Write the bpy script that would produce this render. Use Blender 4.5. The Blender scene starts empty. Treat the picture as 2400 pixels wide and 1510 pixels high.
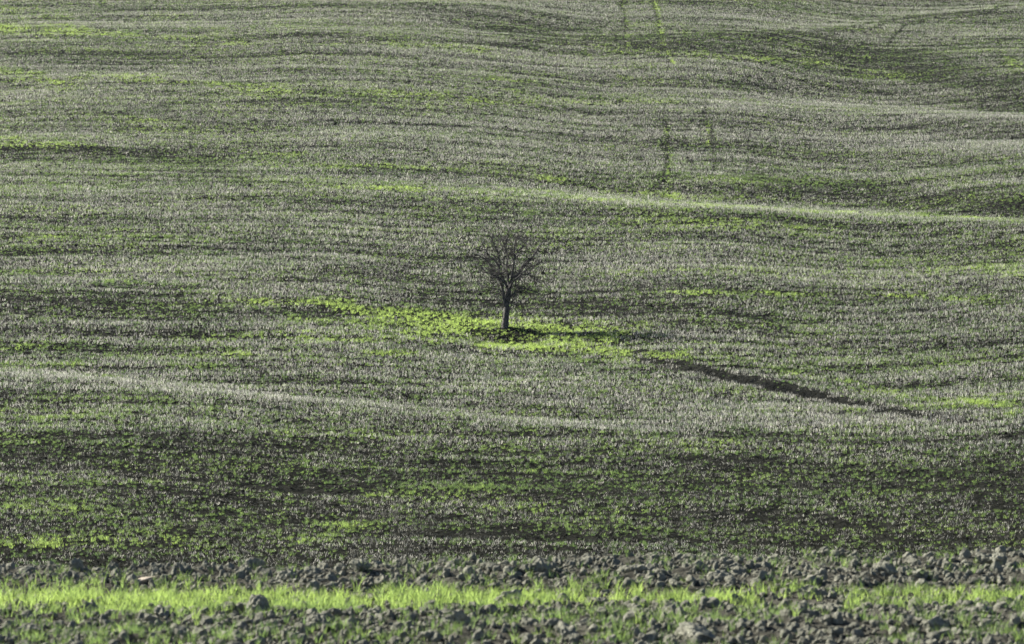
import bpy, bmesh, math, random
import numpy as np
from mathutils import Vector, noise as mnoise
rng = np.random.default_rng(11); random.seed(5)
scene = bpy.context.scene; col = scene.collection
F = 7000.0; CX = 1200.0; CY = 755.0; ZC = 3.2      # focal length in photo pixels, principal point, camera height

# ------------------------------------------------------------------ noise
def _h(ix, iy, s):
    n = (ix.astype(np.int64)*374761393 + iy.astype(np.int64)*668265263 + s*974634777) & 0xffffffff
    n = ((n ^ (n >> 13))*1274126177) & 0xffffffff
    n = ((n ^ (n >> 16))*2246822519) & 0xffffffff
    return ((n ^ (n >> 15)) & 0xffffff)/float(0xffffff)
def vn(x, y, s=0):
    ix = np.floor(x); iy = np.floor(y); fx = x-ix; fy = y-iy
    fx = fx*fx*fx*(fx*(fx*6-15)+10); fy = fy*fy*fy*(fy*(fy*6-15)+10)
    a = _h(ix, iy, s); b = _h(ix+1, iy, s); c = _h(ix, iy+1, s); d = _h(ix+1, iy+1, s)
    return (a*(1-fx)+b*fx)*(1-fy)+(c*(1-fx)+d*fx)*fy
def fbm(x, y, s=0, o=4, g=.5):
    t = 0; a = 1; n = 0
    for k in range(o):
        t = t+a*vn(x*2**k+17.3*k, y*2**k-9.1*k, s+k*7); n += a; a *= g
    return t/n*2-1
def sst(a, b, v):
    t = np.clip((v-a)/(b-a), 0, 1); return t*t*(3-2*t)

# ------------------------------------------------------------------ hillside relief
PX = np.arange(-500, 2901, 20.0); ROWS = np.arange(1480, -161, -2.0)
def crestA(x): return np.interp(x, [0, 300, 600, 900, 1200, 1500, 1800, 2400, 2900], [884, 903, 930, 957, 986, 1012, 1030, 1052, 1070])
def crestB(x): return np.interp(x, [0, 500, 800, 1100, 1300, 1500, 1800, 2100, 2400, 2900], [395, 412, 430, 448, 460, 476, 494, 509, 526, 550])
def crestC(x): return np.interp(x, [0, 1200, 1600, 1800, 2400, 2900], [215, 225, 242, 250, 278, 300])
def crestD(x): return np.interp(x, [0, 1400, 1900, 2120, 2400, 2900], [60, 88, 72, 45, 12, -40])
P, R = np.meshgrid(PX, ROWS, indexing='ij')
al = np.interp(R, [-160, 0, 150, 300, 420, 520, 650, 760, 850, 940, 1020, 1080, 1300, 1480],
               [.09, .115, .13, .12, .11, .17, .17, .21, .13, .12, .15, .2, .22, .24])
def crest(al, c, s, w, hol):
    d = R-c
    al = al*(1-.85*s*np.exp(-((d+w*.4)/w)**2))
    al = al*(1+hol*s*np.exp(-((d+w*4.5)/(w*3))**2))
    return al*(1+.35*s*np.exp(-((d-w*4)/(w*3))**2))
al = crest(al, crestA(P), np.interp(P, [-500, 0, 1300, 1800, 2900], [.85, .85, .75, .45, .2]), 10, .35)
al = crest(al, crestB(P), np.interp(P, [-500, 600, 1000, 1400, 2900], [.15, .25, .6, 1, 1.05]), 9, .9)
al = crest(al, crestC(P), np.interp(P, [-500, 1300, 1700, 2300, 2900], [0, .1, .6, .9, .9]), 12, .8)
al = crest(al, crestC(P)+65, np.interp(P, [-500, 1300, 1800, 2900], [0, .1, .5, .6]), 12, .1)
al = crest(al, crestD(P), np.interp(P, [-500, 900, 1500, 2900], [0, .2, .5, .6]), 9, .3)
al = al*(1+.3*fbm(P/900, R/60, 3, 3)); al = np.clip(al, .02, .5)*1.02
LY = np.log(60)+np.concatenate([np.zeros((len(PX), 1)), np.cumsum(2/F/al[:, :-1], axis=1)], axis=1)
LG = np.linspace(math.log(60), LY.max(), 1400)
RT = np.stack([np.interp(LG, LY[i], ROWS) for i in range(len(PX))])
past = LG[None, :] > LY[:, -1:]
RT = np.where(past, -160-(LG[None, :]-LY[:, -1:])*40, RT)
k = np.exp(-(np.arange(-4, 5)/2.0)**2); k /= k.sum()
RT = sum(k[j]*np.pad(RT, ((4, 4), (0, 0)), 'edge')[j:j+len(PX)] for j in range(9))
print('y at row 775, 0 mid:', math.exp(np.interp(-775, -RT[85], LG)), math.exp(np.interp(0, -RT[85], LG)))
def row_of(px, y):
    a = np.clip((px-PX[0])/20, 0, len(PX)-1.001); b = np.clip((np.log(np.maximum(y, 1))-LG[0])/(LG[1]-LG[0]), 0, len(LG)-1.001)
    i = a.astype(int); j = b.astype(int); fa = a-i; fb = b-j
    return (RT[i, j]*(1-fa)+RT[i+1, j]*fa)*(1-fb)+(RT[i, j+1]*(1-fa)+RT[i+1, j+1]*fa)*fb
def dist_of(px, row):                                # distance of the ground seen at a photo position
    i = int(round((px-PX[0])/20)); return float(math.exp(np.interp(-row, -RT[i], LG)))
def polyd(px, row, pts, sx=1.0):
    d = np.full(px.shape, 1e9)
    for (x0, y0), (x1, y1) in zip(pts[:-1], pts[1:]):
        ax, ay, bx, by = x0*sx, y0, x1*sx, y1
        L = (bx-ax)**2+(by-ay)**2+1e-9
        t = np.clip(((px*sx-ax)*(bx-ax)+(row-ay)*(by-ay))/L, 0, 1)
        d = np.minimum(d, np.hypot(px*sx-ax-t*(bx-ax), row-ay-t*(by-ay)))
    return d
GULLY = [(1515, 843), (1620, 862), (1720, 884), (1820, 906), (1930, 928), (2040, 948), (2130, 965), (2270, 992)]
def on_ground(pts): return [(dist_of(a, b)*(a-CX)/F, dist_of(a, b)) for a, b in pts]
GW = on_ground(GULLY)
def gully_s(X, Y): return Y-np.interp(X, [g[0] for g in GW], [g[1] for g in GW])-.05*fbm(X/2.5, X*0, 44, 3)
TREE = (1183, 775); TY = dist_of(*TREE); TX = TY*(TREE[0]-CX)/F
def contour(X, Y): return Y+.13*X+.8*fbm(X/14, Y/8, 90, 2)          # lines the drill and the harrow followed
def furrow(X, Y):
    Yc = contour(X, Y); near = 1-sst(110, 170, Y)
    return near*fbm(X/7, Yc/.62, 94, 2)+(1-near)*fbm(X/12, Yc/1.25, 96, 2)
def HZ(X, Y):
    X = np.asarray(X, float); Y = np.asarray(Y, float)
    Ym = np.maximum(Y, 60); px = CX+F*X/Ym
    z = ZC-Ym*(row_of(px, Ym)-CY)/F
    zn = np.interp(Y, [-100, 34, 40, 44, 50, 56, 60], [-.55, -.5, -.6, -1.0, -2.1, -2.9, ZC-60*(1480-CY)/F])
    z = np.where(Y < 60, zn, z)
    f = sst(58, 75, Y)
    z = z+f*(.10*fbm(X/9, Y/9, 40, 3)+.03*fbm(X/1.6, Y/1.2, 41, 3)+np.interp(Y, [60, 110, 170], [.028, .030, .045])*furrow(X, Y))
    e = sst(-1, 4, X-GW[0][0])*sst(-1, 6, GW[-1][0]-X); s = gully_s(X, Y)
    z = z+e*np.where(s > 0, .13*sst(0, .5, s)*np.exp(-np.maximum(s-.7, 0)/2), 0)-e*.16*np.where(s < .05, np.exp(-np.maximum(-s-.15, 0)/1.1), np.exp(-np.maximum(s-.05, 0)/.18))
    s = Y-(TY-.10-.12*(X-TX)+.08*fbm(X/.6, Y/.6, 46, 2)); gx = np.exp(-(np.abs(X-TX-.15)/1.35)**3)
    return z+gx*(.05*np.exp(-(s/.8)**2)-.42*(1-sst(-1.0, .1, s))*np.exp(-np.maximum(-s-1.0, 0)/1.8))
def photo_pos(X, Y, Z): return CX+F*X/Y, CY-F*(Z-ZC)/Y

def link(o): col.objects.link(o); return o
def mesh_np(name, V, faces4, mat=None, smooth=True):
    me = bpy.data.meshes.new(name); nf = len(faces4)
    me.vertices.add(len(V)); me.vertices.foreach_set('co', V.astype(np.float32).ravel())
    me.loops.add(nf*4); me.loops.foreach_set('vertex_index', faces4.astype(np.int32).ravel())
    me.polygons.add(nf); me.polygons.foreach_set('loop_start', np.arange(nf, dtype=np.int32)*4)
    me.polygons.foreach_set('loop_total', np.full(nf, 4, np.int32))
    me.update(); me.validate()
    me.polygons.foreach_set('use_smooth', np.full(nf, smooth))
    if mat: me.materials.append(mat)
    return me
def grid(name, xs, ys, fn, mat):
    X, Y = np.meshgrid(xs, ys, indexing='ij'); Z = fn(X, Y)
    V = np.stack([X, Y, Z], -1).reshape(-1, 3); ny = len(ys)
    i = (np.arange(len(xs)-1)[:, None]*ny+np.arange(ny-1)[None, :]).ravel()
    me = mesh_np(name, V, np.stack([i, i+ny, i+ny+1, i+1], -1), mat)
    o = link(bpy.data.objects.new(name, me)); return o, X, Y, Z

# ------------------------------------------------------------------ materials
def newmat(name):
    m = bpy.data.materials.new(name); m.use_nodes = True; nt = m.node_tree; nt.nodes.clear()
    out = nt.nodes.new('ShaderNodeOutputMaterial'); return m, nt, out
def N(nt, t, **kw):
    n = nt.nodes.new(t)
    for a, v in kw.items():
        if a in n.inputs: n.inputs[a].default_value = v
        else: setattr(n, a, v)
    return n
def ramp(nt, stops):
    r = nt.nodes.new('ShaderNodeValToRGB'); cr = r.color_ramp
    while len(cr.elements) < len(stops): cr.elements.new(.5)
    for e, (p, c) in zip(cr.elements, stops): e.position = p; e.color = (*c, 1)
    return r
def soil_mat(name, stops, s1, s2, bump, dist):
    m, nt, out = newmat(name); L = nt.links.new
    tc = N(nt, 'ShaderNodeTexCoord')
    a = N(nt, 'ShaderNodeTexNoise', Scale=s1, Detail=8.0, Roughness=.65); b = N(nt, 'ShaderNodeTexNoise', Scale=s2, Detail=6.0, Roughness=.7)
    v = N(nt, 'ShaderNodeTexVoronoi', Scale=s2*.5)
    for t in (a, b, v): L(tc.outputs['Object'], t.inputs['Vector'])
    mx = N(nt, 'ShaderNodeMath', operation='ADD'); L(a.outputs['Fac'], mx.inputs[0]); L(b.outputs['Fac'], mx.inputs[1])
    hf = N(nt, 'ShaderNodeMath', operation='MULTIPLY'); L(mx.outputs[0], hf.inputs[0]); hf.inputs[1].default_value = .5
    r = ramp(nt, stops); L(hf.outputs[0], r.inputs[0])
    p = N(nt, 'ShaderNodeBsdfPrincipled', Roughness=.95); p.inputs['Specular IOR Level'].default_value = 0
    L(r.outputs[0], p.inputs['Base Color'])
    sm = N(nt, 'ShaderNodeMath', operation='SUBTRACT'); L(b.outputs['Fac'], sm.inputs[0]); L(v.outputs['Distance'], sm.inputs[1])
    bp = N(nt, 'ShaderNodeBump', Strength=bump, Distance=dist); L(sm.outputs[0], bp.inputs['Height']); L(bp.outputs[0], p.inputs['Normal'])
    L(p.outputs[0], out.inputs[0]); return m
def leaf_mat(name, dark, light, trans, tfac, rough=.5):
    """thin vegetation: tint by the plant (0..1) and by the blade"""
    m, nt, out = newmat(name); L = nt.links.new
    at = N(nt, 'ShaderNodeAttribute', attribute_type='INSTANCER', attribute_name='tint')
    bl = N(nt, 'ShaderNodeAttribute', attribute_type='GEOMETRY', attribute_name='var')
    ad = N(nt, 'ShaderNodeMath', operation='MULTIPLY_ADD', use_clamp=True)
    L(bl.outputs['Fac'], ad.inputs[0]); ad.inputs[1].default_value = .5; L(at.outputs['Fac'], ad.inputs[2])
    mid = lambda a, b: tuple(.68*p+.32*q for p, q in zip(a, b))
    r = ramp(nt, [(.1, dark), (.62, mid(dark, light)), (1, light)]); L(ad.outputs[0], r.inputs[0])
    r2 = ramp(nt, [(.1, trans[0]), (.62, mid(*trans)), (1, trans[1])]); L(ad.outputs[0], r2.inputs[0])
    p = N(nt, 'ShaderNodeBsdfPrincipled', Roughness=rough); p.inputs['Specular IOR Level'].default_value = .12; L(r.outputs[0], p.inputs['Base Color'])
    t = N(nt, 'ShaderNodeBsdfTranslucent'); L(r2.outputs[0], t.inputs['Color'])
    mx = N(nt, 'ShaderNodeMixShader'); mx.inputs[0].default_value = tfac
    L(p.outputs[0], mx.inputs[1]); L(t.outputs[0], mx.inputs[2]); L(mx.outputs[0], out.inputs[0]); return m
M_field = soil_mat('field_soil', [(.3, (.012, .013, .011)), (.55, (.032, .033, .027)), (.75, (.07, .071, .058))], .6, 5, 1.0, .35)
M_plough = soil_mat('ploughed_soil', [(.3, (.03, .029, .024)), (.5, (.075, .073, .06)), (.7, (.17, .165, .13))], 1.4, 16, .9, .05)
M_clod = soil_mat('dry_clod', [(.3, (.10, .099, .078)), (.5, (.25, .248, .198)), (.7, (.58, .58, .47))], 3, 22, .8, .02)
M_stone = soil_mat('pale_stone', [(.3, (.34, .28, .22)), (.7, (.62, .55, .45))], 3, 22, .5, .01)
M_straw = leaf_mat('dry_straw', (.07, .068, .06), (.71, .70, .61), ((.07, .07, .055), (.77, .755, .655)), .5, .5)
M_grass = leaf_mat('young_wheat', (.035, .058, .026), (.13, .18, .06), ((.13, .21, .075), (.50, .67, .17)), .6)
def bark_mat(name, a, b):
    m, nt, out = newmat(name); L = nt.links.new; tc = N(nt, 'ShaderNodeTexCoord')
    mp = N(nt, 'ShaderNodeMapping'); mp.inputs['Scale'].default_value = (14, 14, 4); L(tc.outputs['Object'], mp.inputs[0])
    n = N(nt, 'ShaderNodeTexNoise', Scale=1.5, Detail=8.0, Roughness=.7); L(mp.outputs[0], n.inputs['Vector'])
    r = ramp(nt, [(.35, a), (.65, b)]); L(n.outputs['Fac'], r.inputs[0])
    p = N(nt, 'ShaderNodeBsdfPrincipled', Roughness=.85); L(r.outputs[0], p.inputs['Base Color'])
    bp = N(nt, 'ShaderNodeBump', Strength=.9, Distance=.03); L(n.outputs['Fac'], bp.inputs['Height']); L(bp.outputs[0], p.inputs['Normal'])
    L(p.outputs[0], out.inputs[0]); return m
M_bark = bark_mat('dark_bark', (.014, .012, .01), (.085, .076, .066)); M_twig = bark_mat('twig_bark', (.014, .012, .01), (.05, .043, .037))

# ------------------------------------------------------------------ ground
def spaced(*segs):
    out = []
    for a, b, s in segs: out += list(np.arange(a, b, s))
    return np.array(out+[segs[-1][1]])
xs = spaced((-700, -100, 25), (-100, -50, 2.5), (-50, 50, .3), (50, 100, 2.5), (100, 700, 25))
ys = spaced((-120, 30, 10), (30, 56, 1.5), (56, 150, .13), (150, 290, .28), (290, 900, 20))
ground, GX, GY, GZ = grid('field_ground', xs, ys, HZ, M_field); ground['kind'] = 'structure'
gs = gully_s(GX, GY); bank_shade = .85*sst(-.5, 0, gs)*(1-sst(.2, .55, gs))*sst(-1, 5, GX-GW[0][0])*sst(-1, 6, GW[-1][0]-GX)  # mask for the bank's shadow, painted near-black into the soil colour
da = ground.data.attributes.new('bank_shade', 'FLOAT', 'POINT'); da.data.foreach_set('value', bank_shade.astype(np.float32).ravel())
nt = M_field.node_tree; at = N(nt, 'ShaderNodeAttribute', attribute_name='bank_shade'); bs = [n for n in nt.nodes if n.type == 'BSDF_PRINCIPLED'][0]
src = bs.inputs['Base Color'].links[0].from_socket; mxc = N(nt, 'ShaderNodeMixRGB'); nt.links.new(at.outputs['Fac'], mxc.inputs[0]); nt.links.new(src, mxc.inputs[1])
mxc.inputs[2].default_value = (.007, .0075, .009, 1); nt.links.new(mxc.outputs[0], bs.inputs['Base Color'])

def crest_y(x): return 40.2+.25*np.sin(x*.7)+.2*x*.1
def strip_c(x): return np.interp(x, [-9, -4, 0, 4, 9], [36.7, 36.4, 35.9, 35.4, 35.1])     # middle of the sprouting strip
def strip_w(x): return np.interp(x, [-9, -4, 0, 4, 9], [1.8, 1.6, 1.2, 1.15, 1.2])
def strip(x, y): return np.exp(-(np.abs(y-strip_c(x))/strip_w(x))**3)
def HF(X, Y):
    z = .016*X-.165
    s = strip(X, Y)
    z = z+.10*np.exp(-((Y-crest_y(X)+1)/1.6)**2)+.05*np.exp(-((Y-31.5)/1.3)**2)-.03*s
    z = z-np.where(Y > crest_y(X), (Y-crest_y(X))*.28, 0)
    r = .4+.6*(1-s)
    z = z+r*(.12*fbm(X/1.1, Y/1.1, 60, 3)+.12*np.abs(fbm(X/.45, Y/.45, 61, 3))+.035*np.abs(fbm(X/.13, Y/.13, 62, 3)))
    return z
plough, *_ = grid('ploughed_strip', np.arange(-11, 11.01, .045), np.arange(26, 44.5, .045), HF, M_plough); plough['kind'] = 'structure'

# ------------------------------------------------------------------ instanced stuff
def proto_coll(name, meshes):
    c = bpy.data.collections.new(name)
    for i, me in enumerate(meshes): c.objects.link(bpy.data.objects.new('%s_shape_%02d' % (name, i), me))
    return c
def scatter(name, pts, rot, scl, idx, tint, coll, label, cat):
    me = bpy.data.meshes.new(name); n = len(pts)
    me.vertices.add(n); me.vertices.foreach_set('co', pts.astype(np.float32).ravel())
    def att(nm, ty, key, v):
        a = me.attributes.new(nm, ty, 'POINT'); a.data.foreach_set(key, v.ravel())
    att('rot', 'FLOAT_VECTOR', 'vector', rot.astype(np.float32)); att('scl', 'FLOAT_VECTOR', 'vector', scl.astype(np.float32))
    att('idx', 'INT', 'value', idx.astype(np.int32)); att('tint', 'FLOAT', 'value', tint.astype(np.float32))
    o = link(bpy.data.objects.new(name, me))
    g = bpy.data.node_groups.new(name+'_scatter', 'GeometryNodeTree')
    g.interface.new_socket('Geometry', in_out='INPUT', socket_type='NodeSocketGeometry'); g.interface.new_socket('Geometry', in_out='OUTPUT', socket_type='NodeSocketGeometry')
    gi = g.nodes.new('NodeGroupInput'); go = g.nodes.new('NodeGroupOutput')
    ci = g.nodes.new('GeometryNodeCollectionInfo'); ci.inputs['Collection'].default_value = coll
    ci.inputs['Separate Children'].default_value = True; ci.inputs['Reset Children'].default_value = True
    ip = g.nodes.new('GeometryNodeInstanceOnPoints'); ip.inputs['Pick Instance'].default_value = True
    mp = g.nodes.new('GeometryNodeMeshToPoints')
    def na(nm, ty):
        a = g.nodes.new('GeometryNodeInputNamedAttribute'); a.data_type = ty; a.inputs['Name'].default_value = nm; return a.outputs['Attribute']
    g.links.new(gi.outputs[0], mp.inputs['Mesh']); g.links.new(mp.outputs[0], ip.inputs['Points'])
    g.links.new(ci.outputs[0], ip.inputs['Instance'])
    g.links.new(na('idx', 'INT'), ip.inputs['Instance Index']); g.links.new(na('scl', 'FLOAT_VECTOR'), ip.inputs['Scale'])
    er = g.nodes.new('FunctionNodeEulerToRotation'); g.links.new(na('rot', 'FLOAT_VECTOR'), er.inputs[0]); g.links.new(er.outputs[0], ip.inputs['Rotation'])
    g.links.new(ip.outputs[0], go.inputs[0])
    md = o.modifiers.new('scatter', 'NODES'); md.node_group = g
    o['kind'] = 'stuff'; o['label'] = label; o['category'] = cat
    print(name, n); return o

def blades(specs, mat, name):
    """specs: list of (x, y, h, w, yaw, lean_dir, lean, var, z0, pitchflat)"""
    V = []; Fc = []; va = []
    for (x, y, h, w, yaw, ld, ln, var, seg) in specs:
        dx, dy = math.cos(yaw)*w/2, math.sin(yaw)*w/2; lx, ly = math.cos(ld), math.sin(ld)
        b = len(V)
        for s in range(seg+1):
            t = s/seg; k = 1.0 if seg == 1 else (1, .95, .62, .08)[s] if seg == 3 else (1, .8, .1)[s]
            off = ln*h*(t if seg == 1 else t*t); zz = h*t*(1-.25*ln*ln*t) if seg > 1 else h*t*math.sqrt(max(0, 1-ln*ln))
            V.append((x+lx*off-dx*k, y+ly*off-dy*k, zz-.01*(s == 0))); V.append((x+lx*off+dx*k, y+ly*off+dy*k, zz-.01*(s == 0)))
            va += [var, var]
            if s: Fc.append((b+2*s-2, b+2*s-1, b+2*s+1, b+2*s))
    me = mesh_np(name, np.array(V), np.array(Fc), mat, False)
    a = me.attributes.new('var', 'FLOAT', 'POINT'); a.data.foreach_set('value', np.array(va, np.float32)); return me
U = random.uniform
def stub_segment(k):                                   # 0.32 m of a drill row of cut stalks
    S = []
    for c in range(6):
        cx = -.15+.055*c+U(-.03, .03); cy = random.gauss(0, .05)
        if random.random() < .15: continue
        hh = U(.75, 1.15); ld = U(-.7, .9)
        for j in range(random.randint(2, 5)):
            S.append((cx+random.gauss(0, .018), cy+random.gauss(0, .012), hh*U(.05, .145), U(.004, .008), U(-.8, .8), ld+U(-.9, .9), U(.02, .5), random.choice((-1.1, -.6, .2, .9, 1.1)), 1))
    for j in range(random.randint(0, 3)):               # fallen straw
        S.append((U(-.15, .15), U(-.08, .08), U(.08, .25), U(.005, .009), U(1.2, 1.9), U(0, 6.28), U(.93, .985), U(0, .9), 1))
    return blades(S, M_straw, 'stub_row')
stub_c = proto_coll('stub_rows', [stub_segment(k) for k in range(14)])
def tuft(nb, r, h0, h1, w0, w1, lean, nm):
    S = []
    for j in range(nb):
        a = U(0, 6.28); q = r*math.sqrt(U(0, 1))
        S.append((q*math.cos(a), q*math.sin(a), U(h0, h1), U(w0, w1), U(-.9, .9), a+U(-.8, .8), U(*lean), U(-.5, .5), 3))
    return blades(S, M_grass, nm)
grass_c = proto_coll('wheat_tufts', [tuft(random.randint(9, 16), .055, .06, .15, .006, .011, (.1, .8), 'wheat_tuft') for k in range(10)])
fg_grass_c = proto_coll('strip_tufts', [tuft(random.randint(7, 13), .04, .07, .19, .005, .0095, (.1, .7), 'strip_tuft') for k in range(10)])

def lump(seed, sub=3, squash=.75, rough=.10, mat=None):
    r = random.Random(seed); bm = bmesh.new(); bmesh.ops.create_icosphere(bm, subdivisions=sub, radius=1)
    pl = []
    for i in range(r.randint(9, 14)):
        d = Vector((r.gauss(0, 1), r.gauss(0, 1), r.gauss(0, 1))).normalized(); pl.append((d, r.uniform(.45, .9)))
    o = Vector((r.uniform(0, 50), r.uniform(0, 50), 0)); st = Vector((r.uniform(.8, 1.25), r.uniform(.7, 1.1), squash*r.uniform(.85, 1.15)))
    for v in bm.verts:
        p = v.co.copy()
        for d, k in pl:
            e = p.dot(d)-k
            if e > 0: p -= d*e*.9
        p *= 1+rough*2.0*mnoise.noise(p*1.7+o)+rough*mnoise.noise(p*4.0+o)+rough*.5*mnoise.noise(p*9+o)
        v.co = Vector((p.x*st.x, p.y*st.y, p.z*st.z))
    me = bpy.data.meshes.new('clod'); bm.to_mesh(me); bm.free(); me.materials.append(mat or M_clod)
    me.polygons.foreach_set('use_smooth', [False]*len(me.polygons)); return me
crumb_c = proto_coll('small_clods', [lump(k, 2, .9, .2) for k in range(10)])
fcrumb_c = proto_coll('field_lumps', [lump(100+k, 1, .6, .15, M_field) for k in range(5)])

# painted marks of the real field (photo positions, thrown onto the ground): green, pale, bare
GREEN = [([(0, 65), (180, 76)], 12, .8), ([(180, 76), (430, 90), (560, 98)], 7, .8), ([(0, 20), (150, 40)], 12, .5), ([(0, 172), (170, 200)], 14, .8), ([(200, 178), (640, 207), (700, 216)], 8, .7),
 ([(880, 100), (1140, 118)], 6, .9), ([(740, 105), (860, 100)], 6, .4), ([(1160, 184), (1250, 190)], 5, .8), ([(620, 230), (1100, 215), (1560, 240)], 9, .5), ([(1100, 236), (1600, 238)], 8, .55), ([(0, 328), (100, 335), (200, 347)], 12, .9),
 ([(250, 275), (420, 285)], 6, .4), ([(560, 355), (700, 368)], 7, .7), ([(640, 385), (760, 390), (1000, 400)], 9, .5), ([(880, 440), (1200, 458), (1320, 460)], 10, .75), ([(950, 465), (1150, 468)], 6, .6), ([(1270, 422), (1330, 425)], 6, 1.), ([(1080, 495), (1240, 500)], 7, .5),
 ([(2060, 482), (2180, 478), (2400, 455)], 8, .45), ([(2250, 435), (2400, 440)], 9, .6), ([(1700, 415), (1950, 420)], 12, .2), ([(1300, 462), (1500, 474), (1800, 492), (2100, 506), (2400, 522)], 4, .9),
 ([(1460, 0), (1470, 60), (1474, 130)], 4, .5), ([(1535, 0), (1550, 60), (1557, 110), (1578, 150)], 5, .7), ([(1560, 300), (1570, 360), (1565, 460)], 5, .7), ([(1660, 290), (1662, 345)], 5, .8), ([(1640, 128), (1800, 140), (1950, 148)], 6, .6), ([(1400, 115), (1700, 135)], 9, .4), ([(2000, 178), (2160, 182)], 6, .5), ([(2360, 140), (2400, 160)], 12, .7),
 ([(1430, 160), (1560, 165)], 6, .5), ([(1400, 452), (1580, 460)], 8, .6), ([(60, 430), (250, 440)], 8, .3), ([(0, 640), (200, 630), (500, 690)], 10, .3), ([(240, 658), (360, 668)], 7, .7), ([(60, 555), (400, 556)], 4, .5), ([(540, 703), (800, 716)], 9, .9), ([(800, 712), (860, 735), (1120, 760)], 24, 1.15), ([(740, 740), (1000, 745)], 10, .6),
 ([(1000, 770), (1190, 772), (1420, 795)], 28, 1.2), ([(700, 745), (900, 762), (1050, 768)], 16, .9), ([(1130, 745), (1300, 765)], 16, .8), ([(1180, 815), (1340, 812), (1420, 815)], 22, 1.25), ([(1400, 830), (1580, 835)], 11, 1.), ([(1320, 765), (1480, 800)], 16, .6), ([(420, 795), (700, 790), (1060, 800)], 11, .8), ([(660, 765), (1000, 775)], 12, .6), ([(0, 812), (170, 808)], 9, .8), ([(0, 860), (140, 850)], 14, .45), ([(850, 829), (950, 833)], 6, 1.), ([(530, 828), (580, 832)], 5, .7), ([(400, 855), (500, 858)], 6, .5), ([(190, 880), (255, 885)], 6, .7),
 ([(1600, 688), (1850, 688), (2100, 696), (2400, 712)], 7, .75), ([(1480, 640), (1900, 640)], 9, .4), ([(1700, 845), (1900, 885), (2100, 930), (2400, 965)], 8, .6), ([(2260, 948), (2370, 958)], 8, 1.1), ([(1700, 760), (1900, 760)], 20, .35), ([(1400, 830), (1700, 848)], 8, .7), ([(1500, 500), (1700, 520), (2000, 560), (2400, 560)], 22, .35), ([(2100, 610), (2400, 640)], 14, .4),
 ([(0, 1290), (200, 1268), (460, 1255)], 22, .95), ([(230, 1245), (350, 1255)], 8, .7), ([(640, 1285), (740, 1260), (860, 1238)], 14, .8), ([(870, 1162), (960, 1148), (1060, 1155)], 12, 1.), ([(1060, 1140), (1180, 1160)], 10, .6), ([(1160, 1190), (1300, 1200)], 9, .6), ([(1230, 1110), (1330, 1085)], 14, .6), ([(0, 1190), (250, 1205)], 14, .5), ([(0, 975), (250, 985)], 14, .45), ([(600, 1010), (1000, 1020)], 14, .3), ([(1200, 1060), (1450, 1100)], 25, .35),
 ([(1700, 1110), (2300, 1130)], 22, .3), ([(1900, 1230), (2200, 1240)], 12, .5), ([(1300, 1240), (1500, 1200)], 22, .35), ([(1450, 1020), (1700, 1040)], 6, .5), ([(1560, 850), (1640, 852)], 4, .6), ([(1900, 1060), (2100, 1040)], 10, .3), ([(280, 1050), (480, 1045)], 10, .3), ([(1450, 180), (1480, 185)], 4, .7)]
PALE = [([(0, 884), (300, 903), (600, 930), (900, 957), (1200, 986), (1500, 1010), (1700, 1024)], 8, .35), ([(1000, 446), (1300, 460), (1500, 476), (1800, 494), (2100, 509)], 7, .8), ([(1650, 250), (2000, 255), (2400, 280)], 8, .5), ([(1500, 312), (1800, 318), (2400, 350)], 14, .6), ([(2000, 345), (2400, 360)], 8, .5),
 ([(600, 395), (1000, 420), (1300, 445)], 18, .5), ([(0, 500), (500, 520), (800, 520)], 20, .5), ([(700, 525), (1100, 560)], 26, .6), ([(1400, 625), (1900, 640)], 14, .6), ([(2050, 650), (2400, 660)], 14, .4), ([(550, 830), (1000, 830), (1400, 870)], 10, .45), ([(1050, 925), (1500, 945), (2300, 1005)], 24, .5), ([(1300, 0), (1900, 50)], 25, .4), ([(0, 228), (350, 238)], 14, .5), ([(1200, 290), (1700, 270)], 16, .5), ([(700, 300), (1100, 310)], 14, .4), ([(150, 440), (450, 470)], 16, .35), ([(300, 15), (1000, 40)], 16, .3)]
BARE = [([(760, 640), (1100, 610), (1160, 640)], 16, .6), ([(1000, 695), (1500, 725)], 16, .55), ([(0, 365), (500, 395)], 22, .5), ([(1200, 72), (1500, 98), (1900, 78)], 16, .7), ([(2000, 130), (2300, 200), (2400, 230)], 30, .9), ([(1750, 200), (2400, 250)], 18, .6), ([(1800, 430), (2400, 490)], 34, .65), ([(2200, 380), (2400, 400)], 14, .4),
 ([(0, 690), (300, 720), (500, 770)], 32, .5), ([(0, 1030), (600, 1060), (1200, 1110)], 45, .2), ([(0, 1120), (900, 1200)], 40, .2), ([(450, 1215), (900, 1220), (1500, 1270)], 24, .35), ([(1500, 730), (1900, 790), (2400, 800)], 26, .45), ([(1700, 1060), (2400, 1180)], 40, .25), ([(1300, 1160), (2400, 1290)], 30, .25), ([(0, 600), (400, 580)], 10, .5), ([(1150, 105), (1450, 100)], 8, .4),
 ([(1140, 840), (1500, 870)], 9, .4), ([(600, 890), (1100, 900)], 16, .35), ([(900, 290), (1100, 300)], 4, .5), ([(900, 640), (1250, 690)], 16, .5), ([(2080, 110), (2100, 80), (2125, 58)], 3.5, 1.), ([(1400, 93), (1900, 78), (2120, 46), (2400, 14)], 2.5, .9), ([(1700, 88), (2000, 72), (2150, 50), (2400, 25)], 2, .8), ([(2070, 110), (2250, 110), (2400, 85)], 2, .7),
 ([(1652, 240), (1655, 290)], 5, .85), ([(1667, 300), (1672, 400)], 5, .92), ([(1558, 280), (1566, 330), (1566, 380), (1548, 440)], 6, .96), ([(1545, 130), (1575, 150)], 4, .7), ([(1456, 0), (1466, 60), (1470, 130)], 4, .8), ([(1528, 0), (1543, 60), (1550, 130)], 4, .8)]
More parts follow.
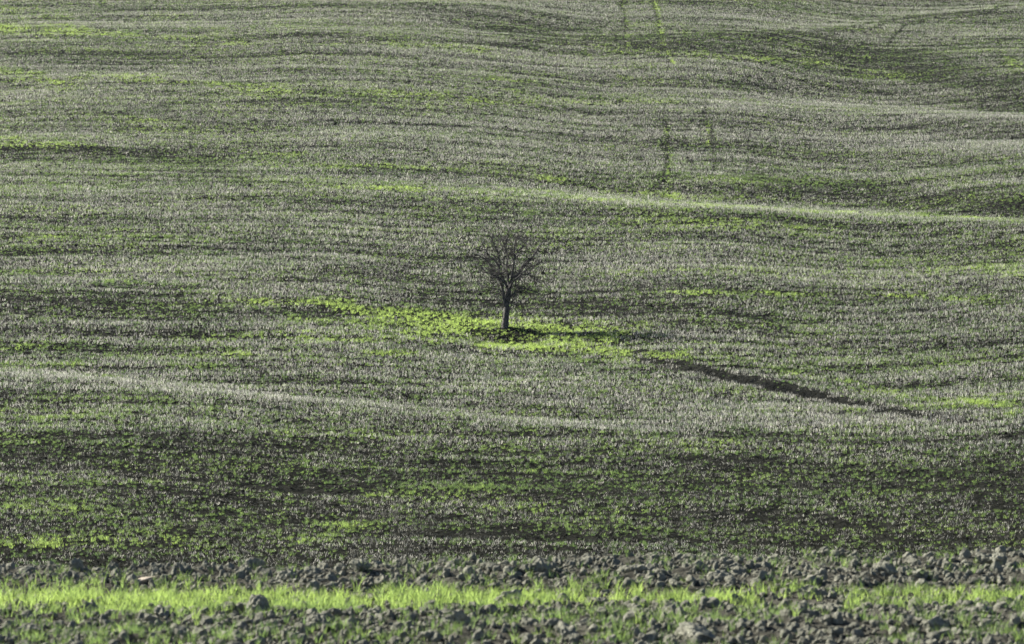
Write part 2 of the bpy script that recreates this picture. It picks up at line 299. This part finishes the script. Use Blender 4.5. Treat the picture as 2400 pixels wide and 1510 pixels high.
def marks(px, row, strokes):
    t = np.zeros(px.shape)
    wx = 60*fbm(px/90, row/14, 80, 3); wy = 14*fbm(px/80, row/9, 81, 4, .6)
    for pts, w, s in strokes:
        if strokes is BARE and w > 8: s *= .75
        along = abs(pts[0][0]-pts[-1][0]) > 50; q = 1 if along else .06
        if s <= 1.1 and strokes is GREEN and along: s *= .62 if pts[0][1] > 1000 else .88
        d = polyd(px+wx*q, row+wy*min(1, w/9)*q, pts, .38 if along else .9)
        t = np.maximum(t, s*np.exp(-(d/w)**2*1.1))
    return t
def fields(X, Y, Z):
    """what grows at a ground position: (straw, green, hue)"""
    px, row = photo_pos(X, Y, Z)
    Yw = contour(X, Y); fu = furrow(X, Y)
    sA = fbm(X/13, Yw/1.1, 91, 4, .6); sB = fbm(X/22, Yw/4.5, 92, 3); sC = fbm(X/2.2, Yw/.7, 93, 3)
    g = marks(px, row, GREEN); p = marks(px, row, PALE); b = marks(px, row, BARE)
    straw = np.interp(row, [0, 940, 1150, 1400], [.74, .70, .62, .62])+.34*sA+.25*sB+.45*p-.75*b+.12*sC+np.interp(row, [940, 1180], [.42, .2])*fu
    gb = np.interp(row, [0, 300, 1000, 1300], [.66, .62, .42, .28])+.2*fbm(X/6, Yw/1.6, 97, 4, .6)
    green = np.clip(gb+.25*fu, .04, 1)*(1-.5*b)+.75*np.clip(-fbm(X/11, Yw/1.3, 95, 4, .55)-.12+.4*sC, 0, 1)+.95*np.clip(g, 0, 1.2)**.8*np.clip(.45+.8*np.clip(g-.5, 0, 1)+.9*sC+1.1*fbm(X/.7, Y/.9, 99, 3), 0, 1.1)
    return px, row, np.clip(straw, np.where(b > .95, .04, .24), 1.1), np.clip(green, .02, 1.3), g
def slope_rot(X, Y, n):
    e = .3; nx = -(HZ(X+e, Y)-HZ(X-e, Y))/(2*e); ny = -(HZ(X, Y+e)-HZ(X, Y-e))/(2*e)
    return np.arctan(-ny)*.5, np.arctan(nx)*.5
def region(n, y0, y1, m=1.09):
    y = np.sqrt(rng.uniform(y0**2, y1**2, n)); x = rng.uniform(-1, 1, n)*(CX/F)*m*y+rng.uniform(-1.5, 1.5, n); return x, y
YMAX = 262.
def cut(px, row, Z): return row > -40
# stubble, drilled in rows
xr, yr = [], []
yy = 63.0
while yy < YMAX:
    hw = CX/F*1.09*yy+1.5; st = .27 if yy < 150 else .3
    x = np.arange(-hw, hw, st)+rng.uniform(0, .3); xr.append(x); yr.append(np.full(len(x), yy)); yy += .19 if yy < 120 else .23
X = np.concatenate(xr); Y = np.concatenate(yr); X = X+rng.normal(0, .03, len(X)); Y = Y+.25*np.sin(X*.35)+.10*X*0+.03*rng.normal(0, 1, len(X))
Z = HZ(X, Y); px, row, straw, green, g = fields(X, Y, Z)
dG = polyd(X, Y, GW)
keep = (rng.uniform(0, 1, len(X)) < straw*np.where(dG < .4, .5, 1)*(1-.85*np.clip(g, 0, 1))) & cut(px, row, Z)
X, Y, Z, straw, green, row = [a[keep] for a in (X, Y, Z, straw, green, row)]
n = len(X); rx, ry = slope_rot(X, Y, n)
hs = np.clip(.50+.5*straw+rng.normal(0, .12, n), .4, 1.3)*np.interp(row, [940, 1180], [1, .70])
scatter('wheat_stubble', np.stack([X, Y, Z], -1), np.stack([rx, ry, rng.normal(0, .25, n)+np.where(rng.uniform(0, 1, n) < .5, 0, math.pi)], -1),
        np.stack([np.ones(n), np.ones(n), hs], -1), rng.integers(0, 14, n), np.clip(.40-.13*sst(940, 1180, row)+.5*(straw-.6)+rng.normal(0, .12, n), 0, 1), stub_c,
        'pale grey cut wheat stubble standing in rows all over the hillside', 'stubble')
# young wheat and weeds
def grass_pts(n0, y0, y1):
    X, Y = region(n0, y0, y1); Z = HZ(X, Y); px, row, straw, green, g = fields(X, Y, Z)
    dG = polyd(X, Y, GW)
    k = (rng.uniform(0, 1, n0) < np.minimum(green, .95)*.8*np.where(dG < .55, .1, 1)*(1-.7*np.exp(-(((X-TX-.15)/1.25)**4+((Y-TY+.6)/.5)**4)))) & cut(px, row, Z); return [a[k] for a in (X, Y, Z, green, g)]
A = [grass_pts(125000, 63, 100), grass_pts(200000, 100, 150), grass_pts(420000, 150, YMAX)]
X, Y, Z, green, g = [np.concatenate([a[i] for a in A]) for i in range(5)]
mx_ = rng.uniform(TX-1.5, TX+1.9, 700); my_ = rng.uniform(TY-1.5, TY+.2, 700)
X = np.append(X, mx_); Y = np.append(Y, my_); Z = np.append(Z, HZ(mx_, my_)); green = np.append(green, np.full(700, .9)); g = np.append(g, np.full(700, -.2)); n = len(X)  # mound tufts kept low and darker in tint, painting in the shade below the tree
s = np.clip(.40+.32*np.where(g < -.1, .02, green)+rng.normal(0, .17, n), .3, 1.3)
tin = np.clip(.20+.35*np.maximum(g, 0)+.28*green+.35*fbm(X/5, Y/2, 120, 3)+rng.normal(0, .12, n), 0, 1)
scatter('sprouting_wheat', np.stack([X, Y, Z], -1), np.stack([rng.normal(0, .1, n), rng.normal(0, .1, n), rng.uniform(0, 6.28, n)], -1),
        np.stack([s*1.1, s*1.1, s*.9], -1), rng.integers(0, 10, n), tin, grass_c, 'young green wheat and weeds sprouting in patches through the stubble', 'grass')
X, Y = region(90000, 63, 105); X2, Y2 = region(60000, 105, 180); X = np.append(X, X2); Y = np.append(Y, Y2); Z = HZ(X, Y); k = np.hypot((X-TX)/2, Y-TY+.8) > 1; k &= polyd(X, Y, GW) > .8; X, Y, Z = X[k], Y[k], Z[k]; n = len(X); s = (rng.gamma(1.6, .009, n)+.012)*np.clip(Y/100, .7, 1.3)
scatter('field_crumbs', np.stack([X, Y, Z], -1), rng.uniform(0, 6.28, (n, 3)), np.stack([s*1.3, s, s], -1), rng.integers(0, 5, n), rng.uniform(0, 1, n), fcrumb_c,
        'small dark lumps of soil between the stubble rows', 'soil crumbs')

# ------------------------------------------------------------------ ploughed strip in front
def fg_region(n, y0, y1): return rng.uniform(-9.6, 9.6, n), rng.uniform(y0, y1, n)
X, Y = fg_region(29000, 27, 41.8); st = strip(X, Y); k = rng.uniform(0, 1, len(X)) < 1-.45*st; X, Y = X[k], Y[k]
Z = HF(X, Y); n = len(X); s = np.clip(rng.gamma(2.0, .012, n)+.012, .01, .09)
scatter('small_clods', np.stack([X, Y, Z+s*.25], -1), rng.uniform(0, 6.28, (n, 3)), np.stack([s, s, s*.9], -1), rng.integers(0, 10, n), rng.uniform(0, 1, n), crumb_c,
        'small grey crumbs of ploughed earth covering the foreground strip', 'soil clods')
X, Y = fg_region(36000, 27, 41.5); st = strip(X, Y); nz = fbm(X/1.1, Y/.8, 130, 3)
fr = np.where(Y < strip_c(X), np.clip(.25+.7*nz, .06, 1), np.clip(.08+.4*nz, .02, 1)); left = np.interp(X, [-9, -2, 3], [.16, .08, 0])*(Y < strip_c(X))
k = rng.uniform(0, 1, len(X)) < np.clip(st*(.55+1.1*nz)+fr+left, 0, 1)*.9; X, Y, st = X[k], Y[k], st[k]; Z = HF(X, Y); n = len(X)
s = np.clip(.64+.24*st+rng.normal(0, .18, n), .4, 1.35)
scatter('strip_grass', np.stack([X, Y, Z], -1), np.stack([rng.normal(0, .1, n), rng.normal(0, .1, n), rng.uniform(0, 6.28, n)], -1), np.stack([s, s, s*1.05], -1),
        rng.integers(0, 10, n), np.clip(.42+.4*st+rng.normal(0, .14, n), 0, 1), fg_grass_c, 'bright young grass in a band across the ploughed foreground strip', 'grass')

clod_meshes = [lump(200+k, 4, .75, .2) for k in range(16)]
def clod_at(x, y, r, mesh, label, group=None, mat=None, sz=1.0, rz=None, name='soil_clod', cat='clod', sx=1.0):
    o = link(bpy.data.objects.new(name, mesh)); o.location = (x, y, float(HF(np.array([x]), np.array([y]))[0])+r*.30*sz)
    o.rotation_euler = (U(-.35, .35), U(-.35, .35), U(0, 6.28) if rz is None else rz); o.scale = (r*sx, r, r*sz)
    o['label'] = label; o['category'] = cat
    if group: o['group'] = group
    return o
def fg_pos(px, row):                                   # ground of the ploughed strip at a photo position
    y = 28.0
    while y < 41:
        x = y*(px-CX)/F; z = float(HF(np.array([x]), np.array([y]))[0])
        if CY-F*(z-ZC)/y <= row: break
        y += .05
    return y*(px-CX)/F, y
NOTABLE = [(1197, 1418, .21, .95, 'dark pointed clod rising out of the green strip near the middle'), (845, 1338, .17, 1.05, 'dark block of earth on the crest left of the middle'),
 (1260, 1342, .20, .8, 'wide dark clod on the crest right of the middle'), (1640, 1412, .14, 1., 'round dark clod at the front edge of the green strip'), (2300, 1438, .15, .9, 'rounded dark clod at the right end of the green strip'),
 (1630, 1500, .26, .8, 'large dark clod cut off by the bottom edge right of the middle'), (612, 1432, .17, 1.1, 'tall dark clod in front of the green strip on the left'), (360, 1468, .18, .9, 'broad clod with a bright top near the lower left corner'),
 (2345, 1325, .17, 1.2, 'tall pale clod standing highest on the crest at the right'), (2075, 1345, .19, .9, 'heavy dark clod on the crest in front of the bare slope at the right'), (280, 1335, .15, .8, 'low dark clod on the crest at the left'),
 (60, 1345, .14, .85, 'small dark clod pair on the crest at the far left'), (1490, 1442, .15, 1., 'upright clod in front of the strip right of the middle'), (1500, 1345, .2, .7, 'flat dark clod lying behind the green strip right of middle'),
 (595, 1330, .14, .9, 'dark clod beside pale crumbs on the crest left of middle'), (1690, 1362, .2, .65, 'long low dark clod behind the green strip on the right'), (2195, 1480, .18, .85, 'dark hollow-sided clod near the lower right'), (1010, 1500, .14, .9, 'pale rounded clod at the bottom edge left of the middle'),
 (210, 1440, .16, .9, 'grey clod among grass blades at the lower left'), (1330, 1500, .17, .9, 'grey clod at the bottom edge just right of middle')]
for i, (a, b, r, sz, lab) in enumerate(NOTABLE):
    x, y = fg_pos(a, b); clod_at(x, y, r*.85, clod_meshes[i % 16], lab, 'large clods on the ploughed strip', sz=sz)
x, y = fg_pos(335, 1368); clod_at(x, y, .12, lump(300, 4, .45, .1, M_stone), 'pale sandy stone lying at the back edge of the green strip', None, sz=.8, name='pale_stone', cat='stone', sx=1.3, rz=.3)
done = [(fg_pos(a, b)) for a, b, *_ in NOTABLE]
cnt = 0
while cnt < 275:
    x = U(-9.2, 9.2); y = U(28.6, 40.9)
    if abs(x) > y*CX/F*1.05: continue
    s_ = float(strip(np.array([x]), np.array([y]))[0])
    if random.random() < s_*.7: continue
    if min(math.hypot(x-p[0], y-p[1]) for p in done) < .24: continue
    done.append((x, y)); cnt += 1
    back = y > float(strip_c(x)); r = min(.14, .05+random.expovariate(1/.024))
    clod_at(x, y, r, random.choice(clod_meshes), 'grey clod on the ploughed crest behind the green strip' if back else 'grey clod in the grassy ploughed ground before the green strip',
            'clods behind the green strip' if back else 'clods before the green strip', sz=U(.75, 1.15))

# ------------------------------------------------------------------ the bare tree
TZ = float(HZ(np.array([TX]), np.array([TY]))[0])
SC = TY/F                                            # metres per photo pixel at the tree
def tp(cx, cy, dep=0.0):                             # from the enlarged view of the tree to tree-local metres
    return Vector(((1000+cx/4.44-TREE[0])*SC, dep, (TREE[1]-(520+cy/4.44))*SC))
class Tubes:
    def __init__(s): s.v = []; s.f = []
    def add(s, pts, rad, n=6, cap=True):
        base = len(s.v); m = len(pts); up = Vector((.3, .9, .1)).normalized()
        for i, p in enumerate(pts):
            t = (pts[min(i+1, m-1)]-pts[max(i-1, 0)]).normalized(); a = t.cross(up)
            if a.length < 1e-3: a = t.cross(Vector((1, 0, 0)))
            a.normalize(); b = t.cross(a)
            for q in range(n):
                w = 2*math.pi*q/n; s.v.append(p+(a*math.cos(w)+b*math.sin(w))*rad[i])
        for i in range(m-1):
            for q in range(n):
                s.f.append((base+i*n+q, base+i*n+(q+1) % n, base+(i+1)*n+(q+1) % n, base+(i+1)*n+q))
        if cap: s.f.append(tuple(base+(m-1)*n+q for q in range(n))); s.f.append(tuple(base+q for q in range(n))[::-1])
    def obj(s, name, mat, parent):
        me = bpy.data.meshes.new(name); me.from_pydata([tuple(v) for v in s.v], [], s.f); me.materials.append(mat)
        me.polygons.foreach_set('use_smooth', [True]*len(me.polygons)); o = link(bpy.data.objects.new(name, me)); o.parent = parent; return o
def refine(pts, rad, k=4, wob=.012):
    P2, R2 = [], []; m = len(pts)
    for i in range(m-1):
        p0, p1, p2, p3 = pts[max(i-1, 0)], pts[i], pts[i+1], pts[min(i+2, m-1)]
        for j in range(k):
            t = j/k
            q = .5*((2*p1)+(p2-p0)*t+(2*p0-5*p1+4*p2-p3)*t*t+(3*p1-p0-3*p2+p3)*t**3)
            if i+j > 0: q = q+Vector((random.gauss(0, wob), random.gauss(0, wob), random.gauss(0, wob*.5)))
            P2.append(q); R2.append(rad[i]*(1-t)+rad[i+1]*t)
    P2.append(pts[-1]); R2.append(rad[-1]); return P2, R2
random.seed(23)
tree = link(bpy.data.objects.new('almond_tree', None)); tree.location = (TX, TY, TZ-.04); tree.scale = (.96, .96, 1)
tree['label'] = 'lone leafless tree with dark trunk standing on the bright green patch'; tree['category'] = 'tree'
tb = Tubes()
p, r = refine([tp(812, 1150), tp(815, 1120), tp(822, 1040, .01), tp(830, 960, .02), tp(838, 880, .02), tp(846, 810, .0), tp(852, 750, -.01), tp(862, 715, 0)],
              [.17, .145, .122, .108, .1, .104, .115, .07], 5, .006)
tb.add(p, [q*(1+.1*math.sin(i*1.9)) for i, q in enumerate(r)], 12); tb.obj('trunk', M_bark, tree)
LIMBS = [  # main limbs traced from the photo, each with a depth course
 ([(822, 900, 0), (806, 830, -.05), (795, 750, -.1), (762, 640, -.2), (742, 570, -.22), (755, 500, -.25), (760, 430, -.2), (738, 360, -.25), (712, 290, -.3), (680, 210, -.3), (655, 165, -.3)], .040),
 ([(855, 740, 0), (880, 670, .05), (892, 605, .05), (955, 572, .1), (1000, 492, .15), (1080, 420, .2), (1140, 352, .2), (1180, 290, .25)], .046),
 ([(892, 615, .03), (900, 520, 0), (915, 400, -.05), (915, 310, 0), (932, 220, .1), (990, 165, .1)], .032),
 ([(842, 740, 0), (822, 650, .2), (775, 565, .3), (695, 540, .4), (640, 455, .5), (565, 385, .5), (485, 350, .55)], .028),
 ([(852, 800, 0), (900, 780, -.1), (960, 725, -.2), (1020, 715, -.3), (1105, 742, -.4), (1205, 770, -.5)], .030),
 ([(850, 975, 0), (880, 905, -.08), (908, 815, -.15), (925, 760, -.2), (975, 690, -.2)], .014),
 ([(812, 760, 0), (745, 725, .15), (660, 710, .25), (575, 705, .3)], .016),
 ([(855, 740, 0), (850, 640, .35), (832, 500, .6), (840, 380, .7), (800, 260, .75), (790, 185, .8)], .030),
 ([(860, 730, 0), (905, 640, -.35), (990, 570, -.6), (1060, 510, -.75), (1150, 470, -.9), (1215, 440, -.9)], .026),
 ([(850, 735, 0), (810, 660, -.4), (720, 590, -.65), (640, 560, -.8), (560, 500, -.9)], .024),
 ([(755, 500, -.25), (718, 440, -.35), (650, 380, -.4), (600, 300, -.45), (570, 260, -.5)], .018),
 ([(915, 400, -.05), (960, 330, -.1), (1020, 270, -.2), (1050, 215, -.2)], .016),
 ([(955, 572, .1), (1050, 570, .3), (1130, 600, .5), (1200, 660, .55)], .018),
 ([(738, 360, -.25), (790, 290, -.1), (840, 215, -.1), (850, 150, -.1)], .015)]
cen = tp(860, 480)
def grow(tw, p0, d, L, r, lvl):
    k = 4 if lvl < 3 else 3; pts = [p0]; d = d.normalized()
    for i in range(k):
        d = (d+Vector((random.gauss(0, .22), random.gauss(0, .22), random.gauss(0, .18)+.05))).normalized()
        pts.append(pts[-1]+d*L/k)
    tw.add(pts, [r*(1-.65*i/k) for i in range(k+1)], 4 if lvl < 3 else 3, False)
    if lvl >= 4: return
    for c in range(random.randint(3, 5) if lvl < 3 else random.randint(3, 4)):
        q = random.randint(1, k); ax = Vector((random.gauss(0, 1), random.gauss(0, 1), random.gauss(0, 1)))
        nd = (d+ax.normalized()*U(.6, 1.1)+(pts[q]-cen).normalized()*.25); grow(tw, pts[q], nd, L*U(.5, .78), max(.0034, r*.58), lvl+1)
for pts, r0 in LIMBS:
    P3 = [tp(a, b, c*.8) for a, b, c in pts]; m = len(P3)
    p, r = refine(P3, [r0*1.5*(1-.72*i/(m-1)) for i in range(m)], 4, .012)
    lb = Tubes(); lb.add(p, r, 8); o = lb.obj('branch', M_bark, tree)
    tw = Tubes(); tot = sum((p[i+1]-p[i]).length for i in range(len(p)-1))
    nb = int(9+tot*12)
    for c in range(nb):
        f = .3+.7*(c+U(0, 1))/nb; i = min(int(f*(len(p)-1)), len(p)-2); d = (p[i+1]-p[i]).normalized()
        ax = Vector((random.gauss(0, 1), random.gauss(0, 1), random.gauss(0, .8))).normalized()
        grow(tw, p[i], d*.5+ax*.9+(p[i]-cen).normalized()*.2, U(.17, .33)*(1.15-.55*f), max(.010, r[i]*.5), 2)
    tw.obj('twigs', M_twig, o)

# ------------------------------------------------------------------ light, camera
EL, AZ = 30.0, -62.0                                 # sun height and its bearing from straight ahead (negative = left)
e, a = math.radians(EL), math.radians(AZ)
sd = Vector((math.sin(a)*math.cos(e), math.cos(a)*math.cos(e), math.sin(e)))
sl = bpy.data.lights.new('sun', 'SUN'); sl.energy = 5; sl.angle = math.radians(.5); sl.color = (1, .955, .87)
so = link(bpy.data.objects.new('sun', sl)); so.rotation_euler = sd.to_track_quat('Z', 'Y').to_euler()
w = bpy.data.worlds.new('World'); scene.world = w; w.use_nodes = True; nt = w.node_tree; bg = nt.nodes['Background']
sk = nt.nodes.new('ShaderNodeTexSky'); sk.sky_type = 'NISHITA'; sk.sun_disc = False; sk.sun_elevation = e; sk.sun_rotation = a; sk.air_density = .55; sk.dust_density = .2; sk.altitude = 1500
nt.links.new(sk.outputs[0], bg.inputs[0]); bg.inputs[1].default_value = .05
cam = bpy.data.cameras.new('camera'); co = link(bpy.data.objects.new('camera', cam)); co.location = (0, 0, ZC); co.rotation_euler = (math.pi/2, 0, 0)
cam.sensor_width = 36; cam.lens = F/2400*36; cam.clip_end = 3000; cam.clip_start = .5
cam.dof.use_dof = True; cam.dof.focus_distance = TY; cam.dof.aperture_fstop = 3.4
scene.camera = co
bm = bmesh.new(); bmesh.ops.create_cube(bm, size=1); me = bpy.data.meshes.new('haze'); bm.to_mesh(me); bm.free()
hz = link(bpy.data.objects.new('haze', me)); hz.scale = (1500, 1100, 130); hz.location = (0, 400, 46); hz['kind'] = 'stuff'
m, nt, out = newmat('haze_air'); v = N(nt, 'ShaderNodeVolumePrincipled', Density=.00007, Anisotropy=.3); v.inputs['Color'].default_value = (.82, .9, 1, 1)
nt.links.new(v.outputs[0], out.inputs['Volume']); me.materials.append(m)
print('ground z', float(GZ.min()), float(GZ.max()))
vs = scene.view_settings; vs.view_transform = 'Standard'; vs.look = 'None'; vs.exposure = 1.52
scene.cycles.diffuse_bounces = 2; vs.gamma = 1
